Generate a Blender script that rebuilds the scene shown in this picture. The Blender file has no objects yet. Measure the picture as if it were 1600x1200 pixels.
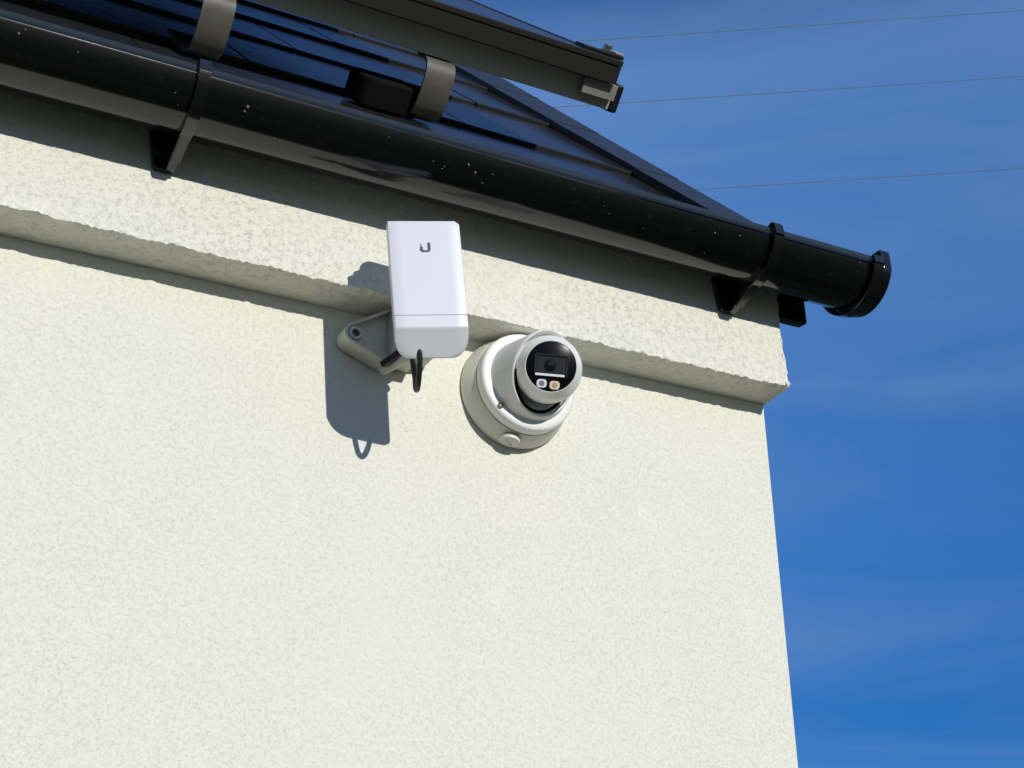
import bpy, bmesh, math, random
from mathutils import Vector, Matrix, noise
R = math.radians
scene = bpy.context.scene
COL = scene.collection
random.seed(7)

# ---------------------------------------------------------------- camera
cd = bpy.data.cameras.new('camera'); cam = bpy.data.objects.new('camera', cd); COL.objects.link(cam)
cd.sensor_width = 36; cd.lens = 54.0; cd.clip_start = 0.02; cd.clip_end = 2000
ax = Vector((0.8855, -0.4643, -0.0167)); ay = Vector((-0.1877, -0.3904, 0.9013)); az = Vector((-0.4250, -0.7950, -0.4329))
ax.normalize(); ay = (ay - ax * ay.dot(ax)).normalized(); az = ax.cross(ay)
m = Matrix((ax, ay, az)).transposed().to_4x4(); m.translation = Vector((-0.7665, -1.4339, 4.2276))
cam.matrix_world = m
scene.camera = cam
scene.render.resolution_x = 1024; scene.render.resolution_y = 768

# ---------------------------------------------------------------- sky + sun
SUN = Vector((0.135, -0.935, 0.335)).normalized()      # towards the sun
w = bpy.data.worlds.new('World'); scene.world = w; w.use_nodes = True
nt = w.node_tree; nt.nodes.clear()
def N(nt, t, **k):
    n = nt.nodes.new(t)
    for a, v in k.items():
        if a == 'inp':
            for i, x in v.items(): n.inputs[i].default_value = x
        else: setattr(n, a, v)
    return n
def LK(nt, a, ao, b, bi): nt.links.new(a.outputs[ao], b.inputs[bi])
out = N(nt, 'ShaderNodeOutputWorld'); bg = N(nt, 'ShaderNodeBackground', inp={'Strength': 0.10})
sky = N(nt, 'ShaderNodeTexSky', sky_type='NISHITA', sun_disc=False, sun_elevation=math.asin(SUN.z),
        sun_rotation=math.atan2(SUN.x, SUN.y), altitude=1200, air_density=0.9, dust_density=0.0, ozone_density=4.0)
tc = N(nt, 'ShaderNodeTexCoord')
mp = N(nt, 'ShaderNodeMapping'); mp.inputs['Rotation'].default_value = (R(8), R(-14), R(30)); mp.inputs['Scale'].default_value = (1.2, 1.2, 7.5)
ns = N(nt, 'ShaderNodeTexNoise', inp={'Scale': 1.7, 'Detail': 9.0, 'Roughness': 0.58, 'Distortion': 0.9})
cr = N(nt, 'ShaderNodeValToRGB'); cr.color_ramp.elements[0].position = 0.42; cr.color_ramp.elements[1].position = 0.85
mx = N(nt, 'ShaderNodeMix', data_type='RGBA')
sc = N(nt, 'ShaderNodeMath', operation='MULTIPLY', inp={1: 0.15})
tint = N(nt, 'ShaderNodeMix', data_type='RGBA', blend_type='MULTIPLY'); tint.inputs[0].default_value = 1.0
# deeper, more saturated blue low down, as in the photograph
sx = N(nt, 'ShaderNodeSeparateXYZ'); LK(nt, tc, 0, sx, 0)
er = N(nt, 'ShaderNodeValToRGB'); e = er.color_ramp.elements
def ramp(cr_, stops):
    e = cr_.color_ramp.elements
    for k, (p, c) in enumerate(stops):
        q = e[k] if k < 2 and k < len(e) and (k == 0 or len(stops) > 1 and k == 1) else e.new(p)
        q.position = p; q.color = (c[0] / 3, c[1] / 3, c[2] / 3, 1)
ramp(er, [(0.0, (0.16, 0.50, 0.80)), (0.22, (0.19, 0.62, 1.00)), (0.42, (0.66, 1.20, 1.60)), (0.60, (1.50, 1.98, 2.25)), (0.69, (0.34, 0.66, 0.98)), (0.85, (0.45, 0.75, 1.05))])
er2 = N(nt, 'ShaderNodeValToRGB')                   # sun side: plain daylight, dimmer close to the ground
ramp(er2, [(0.0, (0.28, 0.27, 0.25)), (0.15, (0.56, 0.55, 0.57)), (0.5, (1.35, 1.36, 1.44)), (0.85, (1.6, 1.75, 1.95))])
LK(nt, sx, 2, er, 0); LK(nt, sx, 2, er2, 0)
side = N(nt, 'ShaderNodeMapRange', inp={1: -0.25, 2: 0.30, 3: 0.0, 4: 1.0}); LK(nt, sx, 1, side, 0)
em = N(nt, 'ShaderNodeMix', data_type='RGBA'); LK(nt, side, 0, em, 0); LK(nt, er2, 0, em, 6); LK(nt, er, 0, em, 7)
x3_ = N(nt, 'ShaderNodeVectorMath', operation='SCALE'); x3_.inputs['Scale'].default_value = 3.0
LK(nt, em, 2, x3_, 0); LK(nt, x3_, 0, tint, 7)
LK(nt, tc, 0, mp, 0); LK(nt, mp, 0, ns, 'Vector'); LK(nt, ns, 0, cr, 0); LK(nt, cr, 0, sc, 0)
LK(nt, sky, 0, tint, 6); LK(nt, tint, 2, mx, 6); mx.inputs[7].default_value = (4.6, 5.4, 6.6, 1); LK(nt, sc, 0, mx, 0)
LK(nt, mx, 2, bg, 0); LK(nt, bg, 0, out, 0)
sd = bpy.data.lights.new('sun', 'SUN'); sd.energy = 3.25; sd.angle = R(0.5); sd.color = (1.0, 0.955, 0.87)
so = bpy.data.objects.new('sun', sd); COL.objects.link(so)
so.rotation_euler = (-SUN).to_track_quat('-Z', 'Y').to_euler()
scene.view_settings.view_transform = 'Standard'; scene.view_settings.look = 'None'
scene.view_settings.exposure = 0.0; scene.view_settings.gamma = 1.0

# ---------------------------------------------------------------- materials
def mat(name, col, rough=0.5, spec=0.5, metal=0.0, coat=0.0, bump=None, vary=None, obj_coords=True):
    """bump=(scale,strength,dist); vary=(scale, amount, other colour)"""
    m = bpy.data.materials.new(name); m.use_nodes = True; t = m.node_tree
    b = t.nodes['Principled BSDF']
    b.inputs['Base Color'].default_value = (*col, 1); b.inputs['Roughness'].default_value = rough
    b.inputs['Specular IOR Level'].default_value = spec; b.inputs['Metallic'].default_value = metal
    b.inputs['Coat Weight'].default_value = coat
    tc = N(t, 'ShaderNodeTexCoord')
    if vary:
        s, lo, hi, c2 = vary
        n = N(t, 'ShaderNodeTexNoise', inp={'Scale': s, 'Detail': 6.0, 'Roughness': 0.6}); LK(t, tc, 3, n, 'Vector')
        r = N(t, 'ShaderNodeValToRGB'); r.color_ramp.elements[0].position = lo; r.color_ramp.elements[1].position = hi
        LK(t, n, 0, r, 0); x = N(t, 'ShaderNodeMix', data_type='RGBA'); x.inputs[6].default_value = (*col, 1); x.inputs[7].default_value = (*c2, 1)
        LK(t, r, 0, x, 0); LK(t, x, 2, b, 'Base Color')
    if bump:
        s, st, d = bump
        n = N(t, 'ShaderNodeTexNoise', inp={'Scale': s, 'Detail': 4.0}); LK(t, tc, 3, n, 'Vector')
        bu = N(t, 'ShaderNodeBump', inp={'Strength': st, 'Distance': d}); LK(t, n, 0, bu, 'Height'); LK(t, bu, 0, b, 'Normal')
    return m

def render_mat(name, coarse):
    """rubbed mineral render: short curly gouges between worn grains"""
    m = bpy.data.materials.new(name); m.use_nodes = True; t = m.node_tree; b = t.nodes['Principled BSDF']
    b.inputs['Roughness'].default_value = 0.92; b.inputs['Specular IOR Level'].default_value = 0.15
    tc = N(t, 'ShaderNodeTexCoord')
    # curly scratches: ridge of a distorted noise
    def ridge(scale, dist, width):
        n = N(t, 'ShaderNodeTexNoise', inp={'Scale': scale, 'Detail': 2.0, 'Roughness': 0.5, 'Distortion': dist}); LK(t, tc, 3, n, 'Vector')
        a = N(t, 'ShaderNodeMath', operation='SUBTRACT', inp={1: 0.5}); LK(t, n, 0, a, 0)
        c = N(t, 'ShaderNodeMath', operation='ABSOLUTE'); LK(t, a, 0, c, 0)
        d = N(t, 'ShaderNodeMapRange', inp={1: 0.0, 2: width, 3: 1.0, 4: 0.0}); LK(t, c, 0, d, 0)
        return d
    def mask(scale, lo, hi):
        n = N(t, 'ShaderNodeTexNoise', inp={'Scale': scale, 'Detail': 3.0, 'Roughness': 0.6}); LK(t, tc, 3, n, 'Vector')
        d = N(t, 'ShaderNodeMapRange', inp={1: lo, 2: hi, 3: 0.0, 4: 1.0}); LK(t, n, 0, d, 0)
        return d
    def mul(a, b_, k=None):
        x = N(t, 'ShaderNodeMath', operation='MULTIPLY'); LK(t, a, 0, x, 0)
        if k is None: LK(t, b_, 0, x, 1)
        else: x.inputs[1].default_value = k
        return x
    def add(a, b_):
        x = N(t, 'ShaderNodeMath', operation='ADD'); LK(t, a, 0, x, 0); LK(t, b_, 0, x, 1); return x
    s = 135 if coarse else 210
    g1 = mul(ridge(s, 1.8, 0.045), mask(s * 1.15, 0.50, 0.60))
    g2 = mul(ridge(s * 1.7, 1.4, 0.06), mask(s * 1.0, 0.50, 0.62))
    g = add(g1, mul(g2, None, 0.8))
    patch = mask(9, 0.38, 0.66)
    gp = mul(g, add(mul(patch, None, 0.35), mask(2.0, 0.10, 0.60)))
    fine = N(t, 'ShaderNodeTexNoise', inp={'Scale': 520.0, 'Detail': 3.0, 'Roughness': 0.7}); LK(t, tc, 3, fine, 'Vector')
    grain = N(t, 'ShaderNodeTexNoise', inp={'Scale': 170.0, 'Detail': 3.0, 'Roughness': 0.6}); LK(t, tc, 3, grain, 'Vector')
    lump = N(t, 'ShaderNodeTexNoise', inp={'Scale': 22.0, 'Detail': 3.0, 'Roughness': 0.5}); LK(t, tc, 3, lump, 'Vector')
    h = add(add(mul(gp, None, -0.9), mul(fine, None, 0.35)), add(mul(grain, None, 0.9), mul(lump, None, 1.6)))
    bu = N(t, 'ShaderNodeBump', inp={'Strength': 0.66 if coarse else 0.50, 'Distance': 0.0011}); LK(t, h, 0, bu, 'Height'); LK(t, bu, 0, b, 'Normal')
    # colour: cream, cooler and paler rubbed patches, darker tone in the gouges
    base = (0.793, 0.787, 0.684); cool = (0.787, 0.790, 0.700); pale = (0.87, 0.87, 0.77)
    x = N(t, 'ShaderNodeMix', data_type='RGBA'); x.inputs[6].default_value = (*base, 1); x.inputs[7].default_value = (*cool, 1)
    LK(t, mask(5.0, 0.40, 0.62), 0, x, 0)
    x2 = N(t, 'ShaderNodeMix', data_type='RGBA'); x2.inputs[7].default_value = (*pale, 1); LK(t, x, 2, x2, 6)
    LK(t, mul(mask(14.0, 0.60, 0.74), None, 0.55), 0, x2, 0)
    x3 = N(t, 'ShaderNodeMix', data_type='RGBA'); x3.inputs[7].default_value = (0.56, 0.56, 0.47, 1); LK(t, x2, 2, x3, 6)
    LK(t, mul(gp, None, 0.09 if coarse else 0.03), 0, x3, 0)
    LK(t, x3, 2, b, 'Base Color')
    return m

M_wall = render_mat('wall_render', False); M_band = render_mat('band_render', True)
M_ground = mat('ground', (0.10, 0.095, 0.075), 0.95, 0.2, vary=(0.4, 0.4, 0.6, (0.035, 0.045, 0.02)), bump=(3, 0.4, 0.05))
M_gutter = mat('gutter_black', (0.0028, 0.0034, 0.0034), 0.13, 0.6, vary=(150, 0.60, 0.80, (0.02, 0.02, 0.019)), bump=(7, 0.16, 0.004))
M_gutter2 = mat('bracket_black', (0.003, 0.003, 0.0035), 0.16, 0.85, bump=(40, 0.1, 0.002))
def dust(m, col, lo=0.02, hi=0.35):
    t = m.node_tree; b = t.nodes['Principled BSDF']; g_ = N(t, 'ShaderNodeNewGeometry'); z = N(t, 'ShaderNodeSeparateXYZ'); LK(t, g_, 1, z, 0)
    r = N(t, 'ShaderNodeMapRange', inp={1: lo, 2: hi, 3: 0.0, 4: 1.0}); LK(t, z, 2, r, 0)
    src = b.inputs['Base Color'].links[0].from_socket if b.inputs['Base Color'].links else None
    x = N(t, 'ShaderNodeMix', data_type='RGBA'); x.inputs[7].default_value = (*col, 1)
    if src: t.links.new(src, x.inputs[6])
    else: x.inputs[6].default_value = b.inputs['Base Color'].default_value
    LK(t, r, 0, x, 0); LK(t, x, 2, b, 'Base Color')
dust(M_gutter, (0.030, 0.036, 0.036)); dust(M_gutter2, (0.018, 0.021, 0.021))
M_fascia = mat('fascia_black', (0.006, 0.006, 0.007), 0.4, 0.4)
M_slate = mat('slate', (0.028, 0.030, 0.032), 0.13, 0.5, vary=(14, 0.45, 0.75, (0.040, 0.040, 0.040)), bump=(35, 0.12, 0.004))
M_verge = mat('verge', (0.030, 0.036, 0.040), 0.30, 0.55, vary=(18, 0.5, 0.8, (0.028, 0.03, 0.03)), bump=(50, 0.12, 0.003))
M_frame = mat('anodised_black', (0.026, 0.026, 0.022), 0.5, 0.35, bump=(300, 0.05, 0.001))
M_rail = mat('rail', (0.44, 0.44, 0.385), 0.5, 0.5, bump=(120, 0.05, 0.001))
M_alu = mat('bare_aluminium', (0.40, 0.40, 0.36), 0.5, 0.4, bump=(200, 0.1, 0.001))
M_hook = mat('hook', (0.125, 0.122, 0.108), 0.5, 0.35, vary=(30, 0.4, 0.7, (0.095, 0.088, 0.07)), bump=(90, 0.08, 0.001))
M_glass = mat('panel_glass', (0.02, 0.035, 0.075), 0.15, 0.6, vary=(260, 0.52, 0.68, (0.26, 0.28, 0.30)))
M_black = mat('matt_black', (0.008, 0.008, 0.009), 0.5, 0.4)
M_deepblack = mat('deep_black', (0.004, 0.004, 0.005), 0.85, 0.15)  # for the painted slot shade and the block by the right hook
M_sunplate = mat('sun_plate_grey', (0.30, 0.30, 0.27), 0.55, 0.4, vary=(60, 0.4, 0.7, (0.24, 0.24, 0.21)))  # grey of the plate added for the rail's sunlit patch
M_zinc = mat('zinc', (0.7, 0.7, 0.68), 0.25, 0.5, metal=1.0)
M_white = mat('white_plastic', (0.745, 0.765, 0.83), 0.38, 0.4, bump=(260, 0.03, 0.0008))
M_grey = mat('grey_plastic', (0.64, 0.635, 0.55), 0.5, 0.35, vary=(30, 0.4, 0.7, (0.56, 0.55, 0.47)), bump=(260, 0.05, 0.0008))
M_cam = mat('camera_white', (0.82, 0.825, 0.80), 0.38, 0.4, bump=(500, 0.04, 0.0005))
M_camgrey = mat('camera_housing', (0.76, 0.77, 0.75), 0.42, 0.4, bump=(500, 0.05, 0.0005))
M_box = mat('box_white', (0.74, 0.735, 0.66), 0.45, 0.35, bump=(300, 0.05, 0.0006))
M_face = mat('camera_face', (0.004, 0.004, 0.006), 0.24, 0.2)
M_window = mat('camera_window', (0.03, 0.034, 0.036), 0.15, 0.5)
M_glint = mat('window_glint', (0.85, 0.85, 0.86), 0.25, 0.5)  # white of the painted glass-edge highlight
M_lens = mat('lens_glass', (0.004, 0.004, 0.006), 0.04, 0.8)
M_ledw = mat('lamp_white', (0.75, 0.78, 0.80), 0.2, 0.6); M_ledo = mat('lamp_warm', (0.78, 0.66, 0.56), 0.2, 0.6)
M_leddark = mat('lamp_centre', (0.20, 0.22, 0.25), 0.2, 0.6); M_ledoc = mat('lamp_centre_warm', (0.50, 0.36, 0.20), 0.2, 0.6)
M_logo = mat('logo_grey', (0.085, 0.09, 0.11), 0.4, 0.4)
M_logo2 = mat('logo_pale', (0.40, 0.42, 0.47), 0.4, 0.4)
M_seam = mat('seam_grey', (0.30, 0.31, 0.36), 0.5, 0.3)
M_rust = mat('rusty_screw', (0.32, 0.13, 0.08), 0.5, 0.5, metal=0.3, vary=(400, 0.4, 0.6, (0.12, 0.05, 0.04)))
M_brass = mat('brass_screw', (0.30, 0.27, 0.22), 0.35, 0.5, metal=0.8)
M_cable = mat('black_cable', (0.012, 0.012, 0.012), 0.35, 0.5)
M_wire = mat('wire', (0.16, 0.17, 0.19), 0.5, 0.3)
M_brick = mat('red_brick', (0.20, 0.07, 0.05), 0.9, 0.2, bump=(60, 0.5, 0.004))
M_dirt = mat('lichen', (0.17, 0.17, 0.15), 0.9, 0.2)

# ---------------------------------------------------------------- helpers
def obj(name, bm, m, parent=None, smooth=False, bevel=0, seg=2):
    me = bpy.data.meshes.new(name)
    bmesh.ops.recalc_face_normals(bm, faces=bm.faces)
    bm.to_mesh(me); bm.free()
    me.materials.append(m)
    o = bpy.data.objects.new(name, me); COL.objects.link(o)
    if parent is not None:
        o.parent = parent
        o.matrix_parent_inverse = parent.matrix_basis.inverted()
    if smooth:
        for p in me.polygons: p.use_smooth = True
    if bevel:
        b = o.modifiers.new('bevel', 'BEVEL'); b.width = bevel; b.segments = seg; b.limit_method = 'ANGLE'; b.angle_limit = R(35)
        if smooth is None: pass
        for p in me.polygons: p.use_smooth = True
        wn = o.modifiers.new('wn', 'WEIGHTED_NORMAL'); wn.keep_sharp = True
    elif smooth:
        sm = o.modifiers.new('es', 'EDGE_SPLIT'); sm.split_angle = R(38)
    return o
def empty(name, loc, label, cat, group=None):
    o = bpy.data.objects.new(name, None); COL.objects.link(o); o.location = loc; o.empty_display_size = .1
    o['label'] = label; o['category'] = cat
    if group: o['group'] = group
    return o
def frame(o, u, v, n):
    u, v, n = Vector(u), Vector(v), Vector(n)
    return lambda a, b, c=0.0: Vector(o) + u * a + v * b + n * c
ID = lambda a, b, c=0.0: Vector((a, b, c))
def add_box(bm, F, a0, a1, b0, b1, c0, c1):
    vs = [bm.verts.new(F(a, b, c)) for a in (a0, a1) for b in (b0, b1) for c in (c0, c1)]
    for f in ((0,1,3,2),(4,6,7,5),(0,4,5,1),(2,3,7,6),(0,2,6,4),(1,5,7,3)): bm.faces.new([vs[i] for i in f])
def box(F, *a):
    bm = bmesh.new(); add_box(bm, F, *a); return bm
def add_prism(bm, F, poly, c0, c1, P=None):
    """poly in (a,b), extruded in c"""
    A = [bm.verts.new(F(a, b, c0)) for a, b in poly]; B = [bm.verts.new(F(a, b, c1)) for a, b in poly]
    n = len(poly)
    bm.faces.new(A); bm.faces.new(B[::-1])
    for i in range(n): bm.faces.new([A[i], A[(i+1) % n], B[(i+1) % n], B[i]])
def prism(F, poly, c0, c1):
    bm = bmesh.new(); add_prism(bm, F, poly, c0, c1); return bm
def add_tube(bm, pts, rad, n=12, cap=True):
    pts = [Vector(p) for p in pts]; rings = []
    up = Vector((0.13, 0.21, 0.97))
    for i, p in enumerate(pts):
        t = (pts[min(i+1, len(pts)-1)] - pts[max(i-1, 0)]).normalized()
        s = t.cross(up).normalized(); q = s.cross(t).normalized()
        r = rad[i] if isinstance(rad, (list, tuple)) else rad
        rings.append([bm.verts.new(p + (s * math.cos(2*math.pi*k/n) + q * math.sin(2*math.pi*k/n)) * r) for k in range(n)])
    for a, b in zip(rings, rings[1:]):
        for k in range(n): bm.faces.new([a[k], a[(k+1) % n], b[(k+1) % n], b[k]])
    if cap: bm.faces.new(rings[0]); bm.faces.new(rings[-1][::-1])
def tube(pts, rad, n=12):
    bm = bmesh.new(); add_tube(bm, pts, rad, n); return bm
def add_lathe(bm, F, prof, n=64, cap0=True, cap1=True, hfun=None):
    """prof: (h, r) along axis n of frame F(a, b, c=h)"""
    rings = []
    for h, r in prof:
        rings.append([bm.verts.new(F(r * math.cos(2*math.pi*k/n), r * math.sin(2*math.pi*k/n), (hfun(h, 2*math.pi*k/n) if hfun else h))) for k in range(n)])
    for a, b in zip(rings, rings[1:]):
        for k in range(n): bm.faces.new([a[k], a[(k+1) % n], b[(k+1) % n], b[k]])
    if cap0: bm.faces.new(rings[0][::-1])
    if cap1: bm.faces.new(rings[-1])
def lathe(F, prof, n=64, cap0=True, cap1=True, hfun=None):
    bm = bmesh.new(); add_lathe(bm, F, prof, n, cap0, cap1, hfun); return bm
def rounded(a0, a1, b0, b1, rads, k=8):
    """rounded rectangle; rads = bl, br, tr, tl"""
    o = []
    for (cx, cy, r, s) in ((a0, b0, rads[0], 180), (a1, b0, rads[1], 270), (a1, b1, rads[2], 0), (a0, b1, rads[3], 90)):
        ccx = cx + (r if cx == a0 else -r); ccy = cy + (r if cy == b0 else -r)
        for i in range(k + 1):
            a = R(s + 90 * i / k); o.append((ccx + r * math.cos(a), ccy + r * math.sin(a)))
    return o
def smoothpath(pts, k=8):
    pts = [Vector(p) for p in pts]; o = []
    for i in range(len(pts) - 1):
        p0, p1, p2, p3 = pts[max(i-1, 0)], pts[i], pts[i+1], pts[min(i+2, len(pts)-1)]
        for j in range(k):
            t = j / k
            o.append(0.5 * ((2*p1) + (p2-p0)*t + (2*p0-5*p1+4*p2-p3)*t*t + (3*p1-p0-3*p2+p3)*t**3))
    o.append(pts[-1]); return o

# ---------------------------------------------------------------- ground
bm = bmesh.new(); add_box(bm, ID, -600, 600, -600, 600, -0.3, 0.0)
g = obj('ground', bm, M_ground); g['kind'] = 'structure'

# ---------------------------------------------------------------- house
XC = 0.3664              # corner of the wall
ZB = 5.0574              # underside of the eaves band
DB = 0.0525              # how far the band stands out
T = math.tan(R(44)); CS, SN = math.cos(R(44)), math.sin(R(44))
def roofz(y, off=0.0): return 5.211 + (y + .107) * T + off / CS
house = empty('house', (-1.5, 3.0, 0), 'cream rendered house with black gutter and slate roof against blue sky', 'house')
YZ = frame((0, 0, 0), (0, 1, 0), (0, 0, 1), (1, 0, 0))      # poly (y,z) extruded in x
# wall body with gable
obj('wall', prism(YZ, [(0, 0), (6.0, 0), (6.0, 5.20), (3.0, roofz(3.0) - .10), (0, 5.21)], -5.0, XC), M_wall, house)
# eaves band: finely meshed so its rubbed edges are really uneven
def nz(p, s, seed=0.0): return noise.noise(Vector((p[0]*s + seed, p[1]*s - seed, p[2]*s + 2*seed)))
def band():
    bm = bmesh.new()
    # profile from under side back, to front bottom edge, up to top   (y, z)
    prof = []
    for i in range(5): prof.append((0.0 - (DB - .003) * i / 4, ZB - .0006 * (4 - i)))
    prof.append((-DB + .0014, ZB + .0001)); prof.append((-DB + .0002, ZB + .0003)); prof.append((-DB, ZB + .0014)); prof.append((-DB, ZB + .0030))
    for i in range(1, 10): prof.append((-DB, ZB + .0030 + .0022 * i))
    for i in range(1, 30): prof.append((-DB, ZB + .022 + .0055 * i))
    def ring(x, sx, xin=None):
        r = []
        for (y, z) in prof:
            p = Vector((x, y, z)); edge = math.exp(-((z - ZB) / .007) ** 2) * (1 if y < -DB * .6 else .35)
            k = nz(p, 75, 3) * .0011 + nz(p, 170, 9) * .0011 + nz(p, 330, 2) * .0007 + nz(p, 26, 5) * .0004
            kk = k * (0.35 + 1.1 * edge)
            p.z += (k * 1.0 + max(0, nz(p, 110, 1)) * .0024 - max(0, nz(p, 230, 4)) * .0012) * math.exp(-((z - ZB) / .0035) ** 2) * (1 if y < -DB * .9 else .3)
            p.y -= kk * (1 if y < -DB * .6 else .1)
            r.append(p)
        return r
    xs = []; x = -1.35
    xs += [-5.0, -3.0]
    while x < XC - .001: xs.append(x); x += .0019
    rows = [ring(x, 0) for x in xs]
    # end face: keep the same profile but sweep round the corner and back along the side
    endrows = []
    n = 8
    for i in range(n + 1):
        a = (i / n) * R(90)
        # swept corner: centre (XC-.012, -DB+.012), radius .012
        row = []
        for j, (y, z) in enumerate(prof):
            flare = .004 * math.exp(-((z - ZB - .012) / .022) ** 2) + .0015 * math.exp(-((z - ZB - .03) / .01) ** 2)
            cr = .0035
            if y > -DB * .999 and j < 5:
                f = (-y) / DB
                p = Vector((XC - .0035 * f + .0035 * f * math.sin(a) , y if i == 0 else y + (-y) * 0 , z))
                p = Vector((XC + (-.0035 + (.0035 + flare) * math.sin(a)) * f, y + cr * f * (1 - math.cos(a)), z))
            else:
                p = Vector((XC - cr + (cr + flare) * math.sin(a), -DB + cr * (1 - math.cos(a)), z))
            k = nz(p, 75, 3) * .0022 + nz(p, 190, 9) * .0022 + nz(p, 350, 2) * .0012 + nz(p, 26, 5) * .0012
            edge = math.exp(-((z - ZB) / .010) ** 2)
            p.z += (k * 1.5) * edge
            p += Vector((math.sin(a), -math.cos(a), 0)) * k * (0.8 + 1.3 * edge) * (1 if j >= 5 else .2)
            row.append(p)
        endrows.append(row)
    # side running back
    for yb in (0.01, .05, .5, 6.0):
        row = []
        for j, (y, z) in enumerate(prof):
            flare = .004 * math.exp(-((z - ZB - .012) / .022) ** 2)
            row.append(Vector((XC + flare * ((-y) / DB if j < 5 else 1) - (0.02 if j == 0 else 0), yb, z)))
        endrows.append(row)
    allr = [[bm.verts.new(p) for p in r] for r in rows + endrows]
    for a, b in zip(allr, allr[1:]):
        for k in range(len(prof) - 1): bm.faces.new([a[k], b[k], b[k+1], a[k+1]])
    return bm
bo = obj('eaves_band', band(), M_band, house)
for p in bo.data.polygons: p.use_smooth = True
es = bo.modifiers.new('es', 'EDGE_SPLIT'); es.split_angle = R(48)
# fascia board behind the gutter and black box end under the verge
obj('fascia_board', box(ID, -5.0, XC + .004, -DB - .006, -DB + .02, 5.204, 5.240), M_fascia, house)
obj('barge_board', prism(YZ, [(-.052, 5.158), (-.034, 5.160), (-.034, 5.235), (-.052, 5.235)], XC + .0045, XC + .044), M_fascia, house, bevel=.002)
# roof: individual flat tiles, course by course, one mesh
RF = frame((0, -.107, 5.211), (1, 0, 0), (0, CS, SN), (0, -SN, CS))      # (x, up the slope, out)
def SY(y): return (y + .107) / CS
bm = bmesh.new()
courses = [-.105, .155, .43, .70, .97]
while courses[-1] < 3.0: courses.append(courses[-1] + .27)
joints = [.160, .012, .168, .02, .16]
TH = .0068
rr = random.Random(3)
for i, y0 in enumerate(courses[:-1]):
    s0, s1 = SY(y0), SY(courses[i+1]) + .03
    j = joints[i] if i < 5 else (.19 if i % 2 == 0 else .04)
    edge = .268 + (y0 + .06) * .085 + .024
    xs = [edge]
    x = j
    while x > -5.0: xs.append(x); x -= .312
    xs.append(-5.02)
    for a, b in zip(xs[1:], xs):
        g2 = .0013
        dz = rr.uniform(-.0008, .0008)
        vs = []
        for (xx, s, nn) in [(a+g2, s0, TH+dz), (b-g2, s0, TH+dz), (b-g2, s1, .001+dz), (a+g2, s1, .001+dz)]:
            vs.append((xx, s, nn))
        lo = [bm.verts.new(RF(x_, s_, n_ )) for x_, s_, n_ in vs]
        hi = [bm.verts.new(RF(x_, s_, n_ + TH)) for x_, s_, n_ in vs]
        bm.faces.new(lo[::-1]); bm.faces.new(hi)
        for k in range(4): bm.faces.new([lo[k], lo[(k+1) % 4], hi[(k+1) % 4], hi[k]])
obj('roof_tiles', bm, M_slate, house, bevel=.0012, seg=1)
# roof deck below the tiles and the far slope
bm = bmesh.new()
add_prism(bm, YZ, [(-.075, roofz(-.075) - .006), (3.0, roofz(3.0) - .006), (6.1, roofz(-.10) - .006), (6.1, roofz(-.10) - .06), (3.0, roofz(3.0) - .09), (-.04, roofz(-.075) - .03)], -5.0, XC - .01)
obj('roof_deck', bm, M_black, house)
# verge: overlapping capping units, slightly flared
bm = bmesh.new()
for i, y0 in enumerate(courses[:-1]):
    y1 = courses[i+1] + .0004 if i < len(courses) - 2 else courses[i+1]
    def xin(y): return .266 + (y + .06) * .085
    def xout(y): return .333 + (y + .06) * .140
    for (yy0, yy1) in ((max(y0, -.095), y1),):
        s0, s1 = SY(yy0), SY(yy1)
        up0, up1 = .0215, .0208
        P = []
        for s, y, up in ((s0, yy0, up0), (s1, yy1, up1)):
            P.append([(xin(y), s, up-.012), (xin(y), s, up), (xout(y)-.004, s, up+.001), (xout(y), s, up-.003), (xout(y), s, -.05), (xout(y)-.008, s, -.05), (xout(y)-.008, s, up-.010)])
        A = [bm.verts.new(RF(*p)) for p in P[0]]; B = [bm.verts.new(RF(*p)) for p in P[1]]
        n = len(A); bm.faces.new(A[::-1]); bm.faces.new(B)
        for k in range(n): bm.faces.new([A[k], A[(k+1) % n], B[(k+1) % n], B[k]])
vg = obj('verge', bm, M_verge, house)

# gutter (part of the house), sub-parts: brackets and stop end
GC = (-.1085, 5.221); GR = .0500
def gprof(r, lip=True):
    """half-round (y,z) from the back edge round the bottom to the front lip"""
    o = [(GC[0] + r, GC[1] + .004)]
    for k in range(0, 25):
        a = -math.pi * k / 24
        a *= .917
        o.append((GC[0] + r * math.cos(a), GC[1] - .008 + r * math.sin(a)))
    return o
def gutter_bm(x0, x1, r, th, lip):
    outer = gprof(r)
    if lip:
        y, z = outer[-1]
        outer += [(y - .0018, z + .0006), (y - .0020, z + .0022), (y + .0012, z + .0128), (y + .0026, z + .0142), (y + .0048, z + .0140), (y + .0056, z + .0120)]
    inner = [(GC[0] + (a - GC[0]) * (1 - th / r), b + th * .6 if i else b) for i, (a, b) in enumerate(gprof(r))][::-1]
    return prism(YZ, outer + inner, x0, x1)
GX1 = .4665
gut = obj('gutter', gutter_bm(-5.0, .4385, GR, .0025, True), M_gutter, house, smooth=True)
def gutter_sub(name, bm, m, bevel=0, smooth=False):
    o = obj(name, bm, m, None, smooth, bevel); o.parent = gut; return o
# stop end: ring + bowl
bm = gutter_bm(.4355, .4505, GR + .0080, .005, True)
gutter_sub('end_collar', bm, M_gutter2, bevel=.0012)
pf = gprof(GR + .0050)
bm = prism(YZ, pf + [(pf[-1][0] + .001, GC[1] + .002), (pf[-1][0] + .005, GC[1] + .004)], .4505, GX1)
gutter_sub('end_cap', bm, M_gutter2, bevel=.003)
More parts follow.
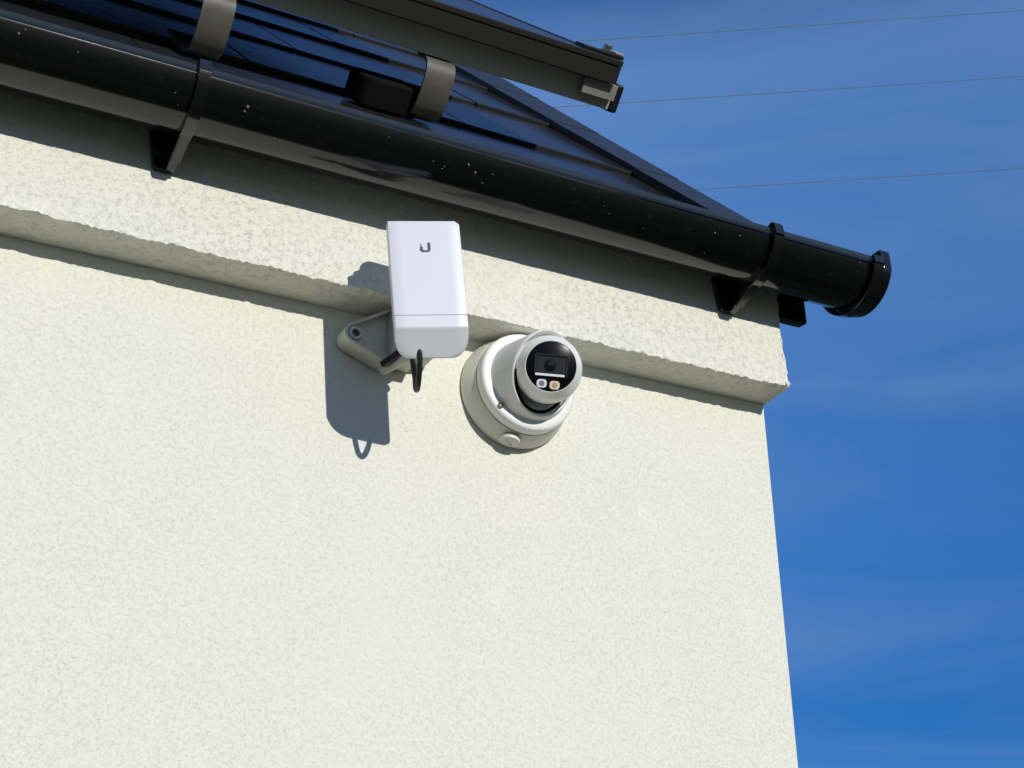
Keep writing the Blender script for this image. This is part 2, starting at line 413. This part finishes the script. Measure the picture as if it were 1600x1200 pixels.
# brackets
def bracket(xc):
    w_ = .0064
    outer = gprof(GR + .0070); y, z = outer[-1]
    outer = outer[1:] + [(y - .0030, z + .0012), (y - .0032, z + .004), (y - .0004, z + .0165), (y + .0028, z + .0198), (y + .0075, z + .0205), (y + .0125, z + .0185), (y + .0125, z + .0165), (y + .0068, z + .0172)]
    inner = gprof(GR + .0004)[1:]; yi, zi = inner[-1]
    inner = inner + [(yi - .0024, zi + .0006), (yi - .0026, zi + .0022), (yi + .0006, zi + .0130), (yi + .0022, zi + .0148)]
    bm = prism(YZ, outer + inner[::-1], xc - w_, xc + w_)
    # gusset plate
    a0 = -DB - .0012
    ptop = (a0, 5.190); tip = (a0, 5.138)
    arc = []
    for k in range(0, 14):
        a = -math.pi * (.10 + .55 * k / 13)
        arc.append((GC[0] + (GR + .003) * math.cos(a), GC[1] - .008 + (GR + .003) * math.sin(a)))
    poly = [(a0, arc[0][1])] + arc + [(-.0725, 5.146), (a0 - .012, 5.142), (a0, 5.142)]
    add_prism(bm, YZ, poly, xc - .0060, xc + .0030)
    # underside flange
    e0 = arc[-1]; e1 = (-.0725, 5.146)
    dx, dz = e0[0] - e1[0], e0[1] - e1[1]; L = math.hypot(dx, dz); nx, nz_ = dz / L, -dx / L
    fl = [e1, e0, (e0[0] - nx * -.0025, e0[1] - abs(nz_) * .0025), (e1[0] - nx * -.0025, e1[1] - abs(nz_) * .0025)]
    add_prism(bm, YZ, fl, xc - .0050, xc + .0050)
    # back plate on the render
    XZ = frame((xc, 0, 0), (1, 0, 0), (0, 0, 1), (0, -1, 0))
    add_prism(bm, XZ, [(-.0275, 5.192), (-.0200, 5.145), (-.017, 5.1415), (-.003, 5.1415), (.001, 5.145), (.006, 5.192)], DB + .0008, DB + .0080)
    return bm
for xc in (-.4365, .2870): gutter_sub('gutter_bracket', bracket(xc), M_gutter2, bevel=.0009)
# bird-lime and lichen spots on the gutter
def spot_on_gutter(bm, x, ang, r):
    a = -math.pi * ang
    c = Vector((x, GC[0] + (GR + .0002) * math.cos(a), GC[1] - .008 + (GR + .0002) * math.sin(a)))
    n = Vector((0, math.cos(a), math.sin(a))); t = Vector((0, -math.sin(a), math.cos(a)))
    Fq = frame(c, (1, 0, 0), t, n)
    add_lathe(bm, Fq, [(0, r), (.0003, r * .8), (.0005, r * .2)], 8)
rs = random.Random(11)
spots = [(-.385, .80, .0017), (-.387, .765, .0013), (-.13, .82, .0014), (-.12, .78, .0015), (-.108, .72, .001), (.20, .82, .0012), (.235, .85, .001), (-.62, .86, .0013)]
spots += [(rs.uniform(-.66, .42), rs.uniform(.62, .90), rs.uniform(.0005, .0009)) for i in range(16)]
for x, a, r in spots:
    bm = bmesh.new(); spot_on_gutter(bm, x, a, r); gutter_sub('dirt_spot', bm, M_dirt)

# ---------------------------------------------------------------- solar panel
P0 = Vector((0, .0, 5.4478))                       # bottom front edge of the mounting rail
PA = R(44.2)
PF = frame(P0, (1, 0, 0), (0, math.cos(PA), math.sin(PA)), (0, -math.sin(PA), math.cos(PA)))
PC = bmesh
panel = empty('solar_panel', P0 + Vector((-.8, .3, .3)), 'black framed solar panel on a rail above the slate roof', 'solar panel')
XR = .1530
obj('mounting_rail', box(PF, -2.6, XR - .0002, 0.0, .038, 0.0, .034), M_rail, panel, bevel=.001)
obj('rail_sun_plate', box(PF, XR - .052, XR - .002, -.0135, .0385, .0130, .0343), M_sunplate, panel, bevel=.001)  # plate added proud of the rail to catch a sunlit patch
obj('rail_cap', box(PF, XR + .0005, XR + .0125, -.003, .041, -.002, .036), M_black, panel, bevel=.003)
OV = -.020
PB, PT = .0352, .0672
bm = bmesh.new()
XP = XR - .0100
# frame as four bars, with a thin raised lip round the glass
for (a0, a1, b0, b1) in ((-1.6, XP, OV, OV + .012), (-1.6, XP, 1.66, 1.672), (XP - .012, XP, OV + .0121, 1.6599), (-1.6, -1.588, OV + .0121, 1.6599)):
    add_box(bm, PF, a0, a1, b0, b1, PB, PT - .008)
    add_box(bm, PF, a0, a1, b0 - (.0012 if b0 == OV else 0), b1, PT - .0076, PT)
fr = obj('panel_frame', bm, M_frame, panel, bevel=.0006, seg=1)
obj('panel_glass', box(PF, -1.587, XP - .0125, OV + .0125, 1.6595, PT - .006, PT - .0012), M_glass, panel)
# back sheet closes the underside
obj('back_sheet', box(PF, -1.587, XP - .0125, OV + .0125, 1.6595, PB + .008, PB + .011), M_black, panel)
# unseen panel added up the slope so the tiles reflect black
added_panel = empty('solar_panel', PF(-.8, 2.5, .05), 'black framed solar panel added out of view up the slope to darken slate reflections', 'solar panel')
obj('panel_frame', box(PF, -1.6, XP, 1.69, 3.40, PB, PT - .001), M_frame, added_panel)
obj('panel_glass', box(PF, -1.587, XP - .0125, 1.703, 3.387, PT - .0008, PT + .0004), M_glass, added_panel)
# end clamp with its bolt
cl = obj('end_clamp', box(PF, XP - .060, XP + .001, OV + .004, OV + .034, PT + .0004, PT + .0055), M_black, panel, bevel=.001)
bm = lathe(frame(PF(XP - .020, OV + .018, PT + .006), (1, 0, 0), (0, math.cos(PA), math.sin(PA)), (0, -math.sin(PA), math.cos(PA))), [(0, .0085), (.0012, .0085), (.0013, .0062), (.0075, .0062), (.0085, .005)], 16)
o = obj('bolt', bm, M_zinc, None, smooth=True); o.parent = cl
o = obj('washer', box(PF, XP - .012, XP + .0, OV + .006, OV + .028, PT + .0058, PT + .0085), M_alu, None, bevel=.0008); o.parent = cl
# roof hooks: broad straps curling up from between the tiles to the rail
def hook(xc):
    w_ = .0195
    path = smoothpath([(.16, -.060), (.06, -.064), (.015, -.062), (-.014, -.050), (-.0225, -.030), (-.020, -.010), (-.010, .004), (.004, .009)], 6)[0:]
    path = [(p[0], p[1]) for p in [Vector((a, b, 0)) for a, b in [(q.x, q.y) for q in smoothpath([(a, b, 0) for a, b in [(.16, -.079), (.06, -.083), (.016, -.083), (-.012, -.074), (-.0225, -.052), (-.0235, -.022), (-.014, -.005), (.004, -.0015), (.030, -.0012)]], 6)]]]
    th = .0042
    outer, inner = [], []
    for i, (a, b) in enumerate(path):
        a0, b0 = path[max(i-1, 0)]; a1, b1 = path[min(i+1, len(path)-1)]
        t = Vector((a1-a0, b1-b0)).normalized(); nn = Vector((t.y, -t.x))
        outer.append((a, b)); inner.append((a + nn.x * th, b + nn.y * th))
    F2 = frame((0, 0, 0), (0, 0, 0), (0, 0, 0), (0, 0, 0))
    bm = bmesh.new()
    A = [bm.verts.new(PF(xc - w_, a, b)) for a, b in outer]; B = [bm.verts.new(PF(xc + w_, a, b)) for a, b in outer]
    A2 = [bm.verts.new(PF(xc - w_, a, b)) for a, b in inner]; B2 = [bm.verts.new(PF(xc + w_, a, b)) for a, b in inner]
    for k in range(len(outer) - 1):
        bm.faces.new([A[k], B[k], B[k+1], A[k+1]]); bm.faces.new([A2[k], A2[k+1], B2[k+1], B2[k]])
        bm.faces.new([A[k], A[k+1], A2[k+1], A2[k]]); bm.faces.new([B[k], B2[k], B2[k+1], B[k+1]])
    bm.faces.new([A[0], A2[0], B2[0], B[0]]); bm.faces.new([A[-1], B[-1], B2[-1], A2[-1]])
    return bm
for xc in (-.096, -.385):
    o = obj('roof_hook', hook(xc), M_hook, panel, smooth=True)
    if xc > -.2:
        o2 = obj('hook_block', prism(RF, rounded(xc - .090, xc - .010, SY(.060), SY(.125), (.015, .004, .004, .025), 6), .0120, .050), M_deepblack, None, bevel=.005); o2.parent = o  # matt black block on the tiles left of the right hook

# ---------------------------------------------------------------- wireless antenna
TL = Vector((-0.2196, -0.135, 5.0972))
psi = R(-18.5); u0 = Vector((math.cos(psi), math.sin(psi), 0)); v0 = Vector((0, 0, 1)); rl = R(4.6)
U = u0 * math.cos(rl) + v0 * math.sin(rl); V = v0 * math.cos(rl) - u0 * math.sin(rl); Nn = U.cross(V)
AW = .0775
ant = empty('wireless_antenna', TL + U * AW / 2 - V * .12 - Nn * .03, 'upright white rectangular wireless antenna on a grey bracket, left of the round camera', 'antenna')
AF = frame(TL, U, V, Nn)                      # (right, up, out)
SEAM = -.1135
# front face column by column: flat, then curling back at the foot
def shell(bm, v_top, v_bot, prof, a0, a1, rad_b, inset, depth):
    pass
BOT = -.1500
def front_c(v):                                # how far the face curls back towards its foot
    t = max(0.0, -.1265 - v)
    return -(t * t / .008 if t < .004 else .002 + (t - .004) * .80)
def cover_bm(v_hi, v_lo, c_back, inset, rb, rt, nv=26):
    """slab between v_hi and v_lo whose plan outline has rounded bottom corners; edges chamfered"""
    bm = bmesh.new(); rows = []
    for i in range(nv + 1):
        v = v_hi + (v_lo - v_hi) * (1 - math.cos(i / nv * math.pi / 2) if False else i / nv)
        d = v - v_lo; e = v_hi - v
        cut = rb - math.sqrt(max(0, rb * rb - (rb - d) ** 2)) if d < rb else 0
        cut2 = rt - math.sqrt(max(0, rt * rt - (rt - e) ** 2)) if e < rt and rt > 0 else 0
        L = inset + cut + cut2 * .0; Rr = AW - inset - cut - cut2
        fc = front_c(v); ch = .0009; cb = min(c_back, fc - .003)
        chb = ch if e > .0 or True else 0
        row = [(L, v, cb), (L, v, fc - ch), (L + ch * .35, v, fc - ch * .35), (L + ch, v, fc)]
        for q in range(1, 6): row.append((L + ch + (Rr - L - 2 * ch) * q / 6, v, fc + .0))
        row += [(Rr - ch, v, fc), (Rr - ch * .35, v, fc - ch * .35), (Rr, v, fc - ch), (Rr, v, cb)]
        rows.append([bm.verts.new(AF(*p)) for p in row])
    for a, b in zip(rows, rows[1:]):
        for k in range(len(a) - 1): bm.faces.new([a[k], a[k+1], b[k+1], b[k]])
        bm.faces.new([a[-1], a[0], b[0], b[-1]])
    bm.faces.new(rows[0]); bm.faces.new(rows[-1][::-1])
    return bm
obj('front_cover', cover_bm(0, SEAM, -.012, 0, 0.0001, .0045, 30), M_white, ant, smooth=True)
obj('bottom_cover', cover_bm(SEAM - .0007, BOT - .003, -.0125, 0.0003, .0165, 0, 60), M_white, ant, smooth=True)
obj('seam_strip', box(AF, .001, AW - .001, SEAM - .004, SEAM + .003, -.010, -.0012), M_seam, ant)
# rear shell: deeper; hidden plate added behind it rounds the shadow's top left
pl = rounded(.0010, AW - .007, BOT + .020, .0060, (.022, .004, .006, .006))
o = obj('rear_shell', prism(AF, pl, -.0115, -.0245), M_white, ant, bevel=.002)
obj('shadow_plate', prism(AF, rounded(.0030, .052, -.120, .0160, (.01, .006, .006, .0125)), -.0250, -.036), M_white, ant, bevel=.002)
# logo: U with its left arm broken up into pixels
LG = frame(AF(.0385, -.0325, .0002), U, V, Nn)
bm = bmesh.new(); s = .00093
outer = []; W, H = 6.1, 6.1
pts_o = [(W, H), (W, -2.5)] + [(W - 3.6 + 3.6 * math.cos(R(-a)), -2.5 - 3.6 * math.sin(R(a))) for a in range(15, 91, 15)]
pts_o += [(-W + 3.6 - 3.6 * math.sin(R(a)), -2.5 - 3.6 * math.cos(R(a))) for a in range(0, 91, 15)] + [(-W, .2)]
pts_i = [(-W + 3.2, .2), (-W + 3.2, -2.2)] + [(-W + 5.0 - 1.8 * math.cos(R(a)), -2.2 - 1.8 * math.sin(R(a))) for a in (30, 60, 90)]
pts_i += [(W - 5.0 + 1.8 * math.sin(R(a)), -2.2 - 1.8 * math.cos(R(a))) for a in (0, 30, 60, 90)] + [(W - 3.2, H)]
add_prism(bm, LG, [(a * s, b * s) for a, b in pts_o + pts_i], 0, .00035)
lg = obj('logo', bm, M_logo, ant)
bm = bmesh.new()
for a, b, q in [(-5.6, .7, 1.1), (-4.1, .7, 1.1), (-5.6, 2.3, 1.0), (-4.2, 2.5, .8), (-5.5, 3.9, .9), (-5.6, 5.3, .7), (-3.6, 4.0, .5)]:
    add_box(bm, LG, a * s, (a + q) * s, b * s, (b + q) * s, 0, .00035)
o = obj('logo_dots', bm, M_logo2, None); o.parent = lg
# wall bracket: rounded triangular plate with raised rim, hub, second lobe at right
B0 = Vector((-.2095, 0, 5.0150))                 # bolt centre of the left lobe, on the wall
WF = frame((0, 0, 0), (1, 0, 0), (0, 0, 1), (0, -1, 0))
bx, bz = B0.x, B0.z
def hull(circs, k=40):
    """convex outline round a set of circles"""
    pts = [(x + r * math.cos(2*math.pi*i/k), z + r * math.sin(2*math.pi*i/k)) for x, z, r in circs for i in range(k)]
    pts = sorted(set(pts)); 
    def half(ps):
        h = []
        for p in ps:
            while len(h) >= 2 and (h[-1][0]-h[-2][0])*(p[1]-h[-2][1]) - (h[-1][1]-h[-2][1])*(p[0]-h[-2][0]) <= 0: h.pop()
            h.append(p)
        return h
    a, b = half(pts), half(pts[::-1]); return a[:-1] + b[:-1]
HB = .029
c_lobe, c_top, c_bot = (bx, bz, .0125), (bx + .043, bz + .034, .006), (bx + .040, bz - .020, .008)
brk = obj('wall_bracket', prism(WF, hull([c_lobe, c_top, c_bot]), .0005, HB - .012), M_grey, ant, bevel=.0015)
def sub(name, bm, m, par, **k):
    o = obj(name, bm, m, None, **k); o.parent = par
    o.matrix_parent_inverse = Matrix.Identity(4); return o
def keep(o, par):
    o.parent = par; return o
# raised rim as an outline strip
ol = hull([c_lobe, c_top, c_bot], 24); cx = sum(p[0] for p in ol) / len(ol); cz = sum(p[1] for p in ol) / len(ol)
il = hull([(c_lobe[0], c_lobe[1], .0095), (c_top[0], c_top[1], .003), (c_bot[0] , c_bot[1] + .003, .004)], 24)
bm = bmesh.new()
def strip_ring(bm, F, o, i_r, c0, c1):
    n = len(o)
    A = [bm.verts.new(F(a, b, c1)) for a, b in o]; A0 = [bm.verts.new(F(a, b, c0)) for a, b in o]
    def near(p): 
        return min(i_r, key=lambda q: (q[0]-p[0])**2 + (q[1]-p[1])**2)
    I = [bm.verts.new(F(*near(p), c1)) for p in o]; I0 = [bm.verts.new(F(*near(p), c0)) for p in o]
    for k in range(n):
        j = (k+1) % n
        for q in ((A[k], A[j], I[j], I[k]), (A0[k], A0[j], A[j], A[k]), (I[k], I[j], I0[j], I0[k])): bm.faces.new(q)
strip_ring(bm, WF, ol, il, HB - .0125, HB)
o = obj('bracket_rim', bm, M_grey, None); keep(o, brk)
# boss + screw
o = obj('screw_boss', lathe(frame((bx, -(HB - .012), bz), (1, 0, 0), (0, 0, 1), (0, -1, 0)), [(0, .0088), (.011, .0085), (.0125, .0075), (.0127, .0048), (.009, .0046)], 32), M_grey, None, smooth=True); keep(o, brk)
o = obj('screw', lathe(frame((bx, -(HB - .003), bz), (1, 0, 0), (0, 0, 1), (0, -1, 0)), [(0, .0044), (.0015, .0042), (.002, .003), (.0004, .0015)], 16), M_rust, None, smooth=True); keep(o, brk)
# hub: upright half round column behind the antenna, arm out to the rear shell
hx, hz = bx + .058, bz + .004
bm = bmesh.new()
add_prism(bm, WF, rounded(hx - .017, hx + .017, hz - .026, hz + .037, (.003,) * 4), .001, HB + .010)
o = obj('bracket_hub', bm, M_grey, None, bevel=.004); keep(o, brk)
o = obj('hub_screw', lathe(frame((hx - .0085, -(HB + .010), hz + .009), (1, 0, 0), (0, 0, 1), (0, -1, 0)), [(0, .0058), (.0012, .0056), (.0013, .0036), (.0004, .0034)], 20), M_grey, None, smooth=True); keep(o, brk)
c2l, c2t, c2b = (bx + .090, bz - .003, .0085), (hx + .010, bz + .026, .006), (hx + .002, bz - .008, .008)
o = obj('bracket_wing', prism(WF, hull([c2l, c2t, c2b]), .0005, HB - .002), M_grey, None, bevel=.002); keep(o, brk)
arm_end = AF(.040, -.085, -.024)
o = obj('bracket_arm', tube(smoothpath([(hx, -.036, hz), (hx + .002, -.06, hz - .004), arm_end]), .0135, 20), M_grey, None, smooth=True); keep(o, brk)
o = obj('rubber_clamp', tube([(bx + .032, -.030, bz - .033), (bx + .048, -.056, bz - .021)], .0042, 12), M_cable, None, smooth=True); keep(o, brk)
o = obj('bracket_foot', tube(smoothpath([(bx + .038, -.016, bz - .034), (bx + .050, -.050, bz - .031), (bx + .060, -.070, bz - .020)]), [.004] + [.0045] * 15 + [.005], 12), M_grey, None, smooth=True); keep(o, brk)
# cable: hangs in a loop, plugs into the foot of the antenna and returns to the wall box
c0 = Vector((-.1783, -.1300, 4.9534))
vd = Vector((.015, .052, 0)) / .0541
vd = Vector((.017, .052, 0)) / .0547               # the loop hangs in a plane turned away from the wall
lp = smoothpath([c0 + Vector((0, .004, .014)), c0 + Vector((-.001, -.001, .007)), c0 + vd * .003 + Vector((.001, 0, -.010)), c0 + vd * .012 + Vector((.001, 0, -.026)), c0 + vd * .024 + Vector((.001, 0, -.0325)),
                 c0 + vd * .036 + Vector((.001, 0, -.026)), c0 + vd * .046 + Vector((.001, 0, -.008)), c0 + vd * .056 + Vector((0, 0, .010)), c0 + vd * .066 + Vector((0, 0, .022)), (hx, -.045, bz - .010)], 8)
obj('cable', tube(lp, .0032, 12), M_cable, ant, smooth=True)

# ---------------------------------------------------------------- security camera
CX, CZ = .0002, 4.9935
KF = frame((CX, 0, CZ), (1, 0, 0), (0, 0, 1), (0, -1, 0))
kam = empty('security_camera', (CX, 0, CZ), 'round white turret security camera on a wall box under the eaves band', 'security camera')
jb = obj('junction_box', lathe(KF, [(.0003, .0672), (.003, .0682), (.008, .0678), (.0255, .0622), (.0272, .0614), (.0276, .0604), (.0276, .0570), (.0298, .0570)], 96), M_box, kam, smooth=True)
br = obj('base_ring', lathe(KF, [(.0292, .0565), (.0292, .0602), (.0298, .0610), (.0388, .0606), (.0408, .0600), (.0420, .0586), (.0426, .0560), (.0430, .0520), (.0430, .040)], 96), M_cam, kam, smooth=True)
def hf(h, ph):            # slanted mouth of the housing
    f = (h - .043) / .060
    return .043 + f * ((.0765 + .0235 * math.cos(ph - R(110))) - .043)
def HH(ph): return .0775 + .0245 * math.cos(ph - R(110))
def rimr(ph): return .0490 - (HH(ph) - .050) * .19
def housing_bm():
    bm = bmesh.new(); n = 96; rows = []
    for k in range(n):
        ph = 2 * math.pi * k / n; H = HH(ph); rr_ = rimr(ph); row = []
        def P(h, r): return bm.verts.new(KF(r * math.cos(ph), r * math.sin(ph), h))
        row = [P(.0430, .0502), P(.0440, .0498), P(.0460, .0492)]
        for i in range(1, 9):
            f = i / 8; row.append(P(.046 + (H - .0480) * f, .0492 + (rr_ - .0492) * f))
        row += [P(H - .0008, rr_ - .0003), P(H, rr_ - .0012), P(H - .0002, rr_ - .0024), P(H - .002, rr_ - .0030), P(H - .009, rr_ - .0036), P(H - .0095, rr_ - .0050), P(H - .0090, .0370), P(H - .012, .033)]
        rows.append(row)
    for k in range(n):
        a, b = rows[k], rows[(k + 1) % n]
        for i in range(len(a) - 1): bm.faces.new([a[i], b[i], b[i+1], a[i+1]])
    return bm
prof = [(.0430, .0500), (.0455, .0494), (.049, .0488)] + [(.049 + .050 * i / 10, .0488 - .0088 * (i / 10) ** 1.5) for i in range(1, 11)] + [(.1020, .0393), (.1030, .0382), (.1020, .0370), (.095, .0368), (.07, .0375), (.047, .036)]
hs = obj('housing', housing_bm(), M_camgrey, kam, smooth=True)
shade_bm = bmesh.new(); rr1 = []  # black arc painting the shade in the slot below the eyeball
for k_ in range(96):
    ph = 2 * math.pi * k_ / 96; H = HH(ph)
    rr1.append([shade_bm.verts.new(KF(.0036 + r_ * math.cos(ph), -.0008 + r_ * math.sin(ph), h_)) for h_, r_ in ((H - .0096, .0392), (H - .0078, .0390), (H - .0074, .0366), (H - .010, .0345))])
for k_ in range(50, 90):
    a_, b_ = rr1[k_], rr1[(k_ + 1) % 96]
    for i_ in range(3): shade_bm.faces.new([a_[i_], b_[i_], b_[i_+1], a_[i_+1]])
o = obj('slot_shade', shade_bm, M_deepblack, None, smooth=True); o.parent = hs
# eyeball
E0 = Vector((.0044, -.0790, 4.9932)); n_ = Vector((-.345, -.885, -.31)).normalized()
upv = Vector((-.1877, -.3904, .9013)); rgt = Vector((.8855, -.4643, -.0167))
upv = (upv - n_ * upv.dot(n_)).normalized(); rgt = upv.cross(n_).normalized()
if rgt.dot(Vector((1, 0, 0))) < 0: rgt = -rgt
rt = R(-5); r2 = rgt * math.cos(rt) + upv * math.sin(rt); u2 = upv * math.cos(rt) - rgt * math.sin(rt)
EF = frame(E0, r2, u2, n_); ER = .0388
pr = []
for i in range(0, 20):
    a = R(-80 + (80 + 40.0) * i / 19); pr.append((ER * math.sin(a), ER * math.cos(a)))
pr += [(.0251, .0297), (.0257, .0291), (.0256, .0286), (.0245, .0284)]
eb = obj('eyeball', lathe(EF, pr, 96), M_cam, kam, smooth=True)
FZ = .0253; FR = .0285
fc = obj('face_plate', lathe(EF, [(FZ - .002, .0283), (FZ + .0001, .0283), (FZ + .0004, .0278)], 96), M_face, None, smooth=True); keep(fc, eb)
k = FR / 340.0
def erect(name, a0, a1, b0, b1, c0, c1, m, r=10):
    o = obj(name, prism(EF, [(x * k, y * k) for x, y in rounded(a0, a1, b0, b1, (r,) * 4, 5)], FZ + c0, FZ + c1), m, None); keep(o, eb); return o
# window frame, window, white strip painting the highlight on the glass edge
bm = bmesh.new()
for a0, a1, b0, b1 in ((-225, 222, 140, 160), (-225, -205, -130, 139.5), (202, 222, -130, 139.5)):
    add_box(bm, EF, a0 * k, a1 * k, b0 * k, b1 * k, FZ + .0002, FZ + .0016)
o = obj('window_frame', bm, M_window, None, bevel=.0004); keep(o, eb)
erect('lens_window', -200, 198, -92, 128, .0002, .0007, M_window)
erect('window_glint', -212, 188, -134, -104, .0002, .0015, M_glint, 14)
lc = EF(-12 * k, 8 * k, FZ + .0007)
o = obj('lens', lathe(frame(lc, r2, u2, n_), [(0, 82 * k), (.0006, 80 * k), (.0007, 62 * k), (.0002, 56 * k), (.0003, 40 * k), (.0009, 20 * k), (.0010, 4 * k)], 40), M_lens, None, smooth=True); keep(o, eb)
for (a, b, m1, m2) in ((-112, -240, M_ledw, M_leddark), (62, -252, M_ledo, M_ledoc)):
    o = obj('lamp', prism(EF, [(x * k, y * k) for x, y in rounded(a - 68, a + 68, b - 57, b + 57, (44,) * 4, 6)], FZ + .0003, FZ + .0012), m1, None, bevel=.0003); keep(o, eb)
    o2 = obj('lamp_core', lathe(frame(EF(a * k, b * k, FZ + .0012), r2, u2, n_), [(0, 38 * k), (.0003, 34 * k), (.0004, 8 * k)], 20), m2, None, smooth=True); keep(o2, eb)
# plug and screw
phi = R(-101); d = Vector((math.cos(phi), 0, math.sin(phi))); tt = Vector((math.sin(phi), 0, -math.cos(phi)))
pc = Vector((CX, -.0145, CZ)) + d * .0640
PFm = frame(pc, tt, (0, -1, 0), d)
pgl = obj('conduit_plug', lathe(PFm, [(0, .0122), (.0025, .0125), (.0045, .0122), (.0052, .0112)], 40), M_box, None, smooth=True); keep(pgl, jb)
sl = math.cos(R(35)), math.sin(R(35))
F3 = frame(PFm(0, 0, .0050), tt * sl[0] + Vector((0, -1, 0)) * sl[1], tt * -sl[1] + Vector((0, -1, 0)) * sl[0], d)
o = obj('plug_slot', box(F3, -.0075, .0075, -.0006, .0006, 0, .0005), M_seam, None); keep(o, jb)
o = obj('ring_screw', lathe(KF and frame((CX - .0385, -.0425, CZ - .0385), (1, 0, 0), (0, 0, 1), (0, -1, 0)), [(0, .0036), (.0022, .0034), (.0030, .0024), (.0010, .0014)], 16), M_brass, None, smooth=True); keep(o, br)

# ---------------------------------------------------------------- overhead wires
def wire(p, q, sag, label):
    p, q = Vector(p), Vector(q); d = (q - p)
    a = p - d * 3.0; b = q + d * 4.0
    pts = []
    for i in range(61):
        t = i / 60; s_ = a.lerp(b, t); s_.z -= sag * 4 * t * (1 - t); pts.append(s_)
    # keep the middle where it is seen
    off = sag * 4 * .4 * .6
    for s_ in pts: s_.z += off
    o = obj('overhead_wire', tube(pts, .0037, 6), M_wire)
    o['label'] = label; o['category'] = 'wire'; o['group'] = 'overhead wires crossing the sky'
wire((5.5989, 9, 13.8204), (12.145, 9, 16.6135), .25, 'thin overhead wire highest in the sky, level with the panel clamp')
wire((5.3528, 9, 12.9517), (11.9096, 9, 15.5257), .25, 'thin overhead wire between the other two, passing behind the rail end')
wire((7.0822, 9, 12.5283), (11.603, 9, 14.1093), .15, 'thin overhead wire lowest of the three, above the gutter end')
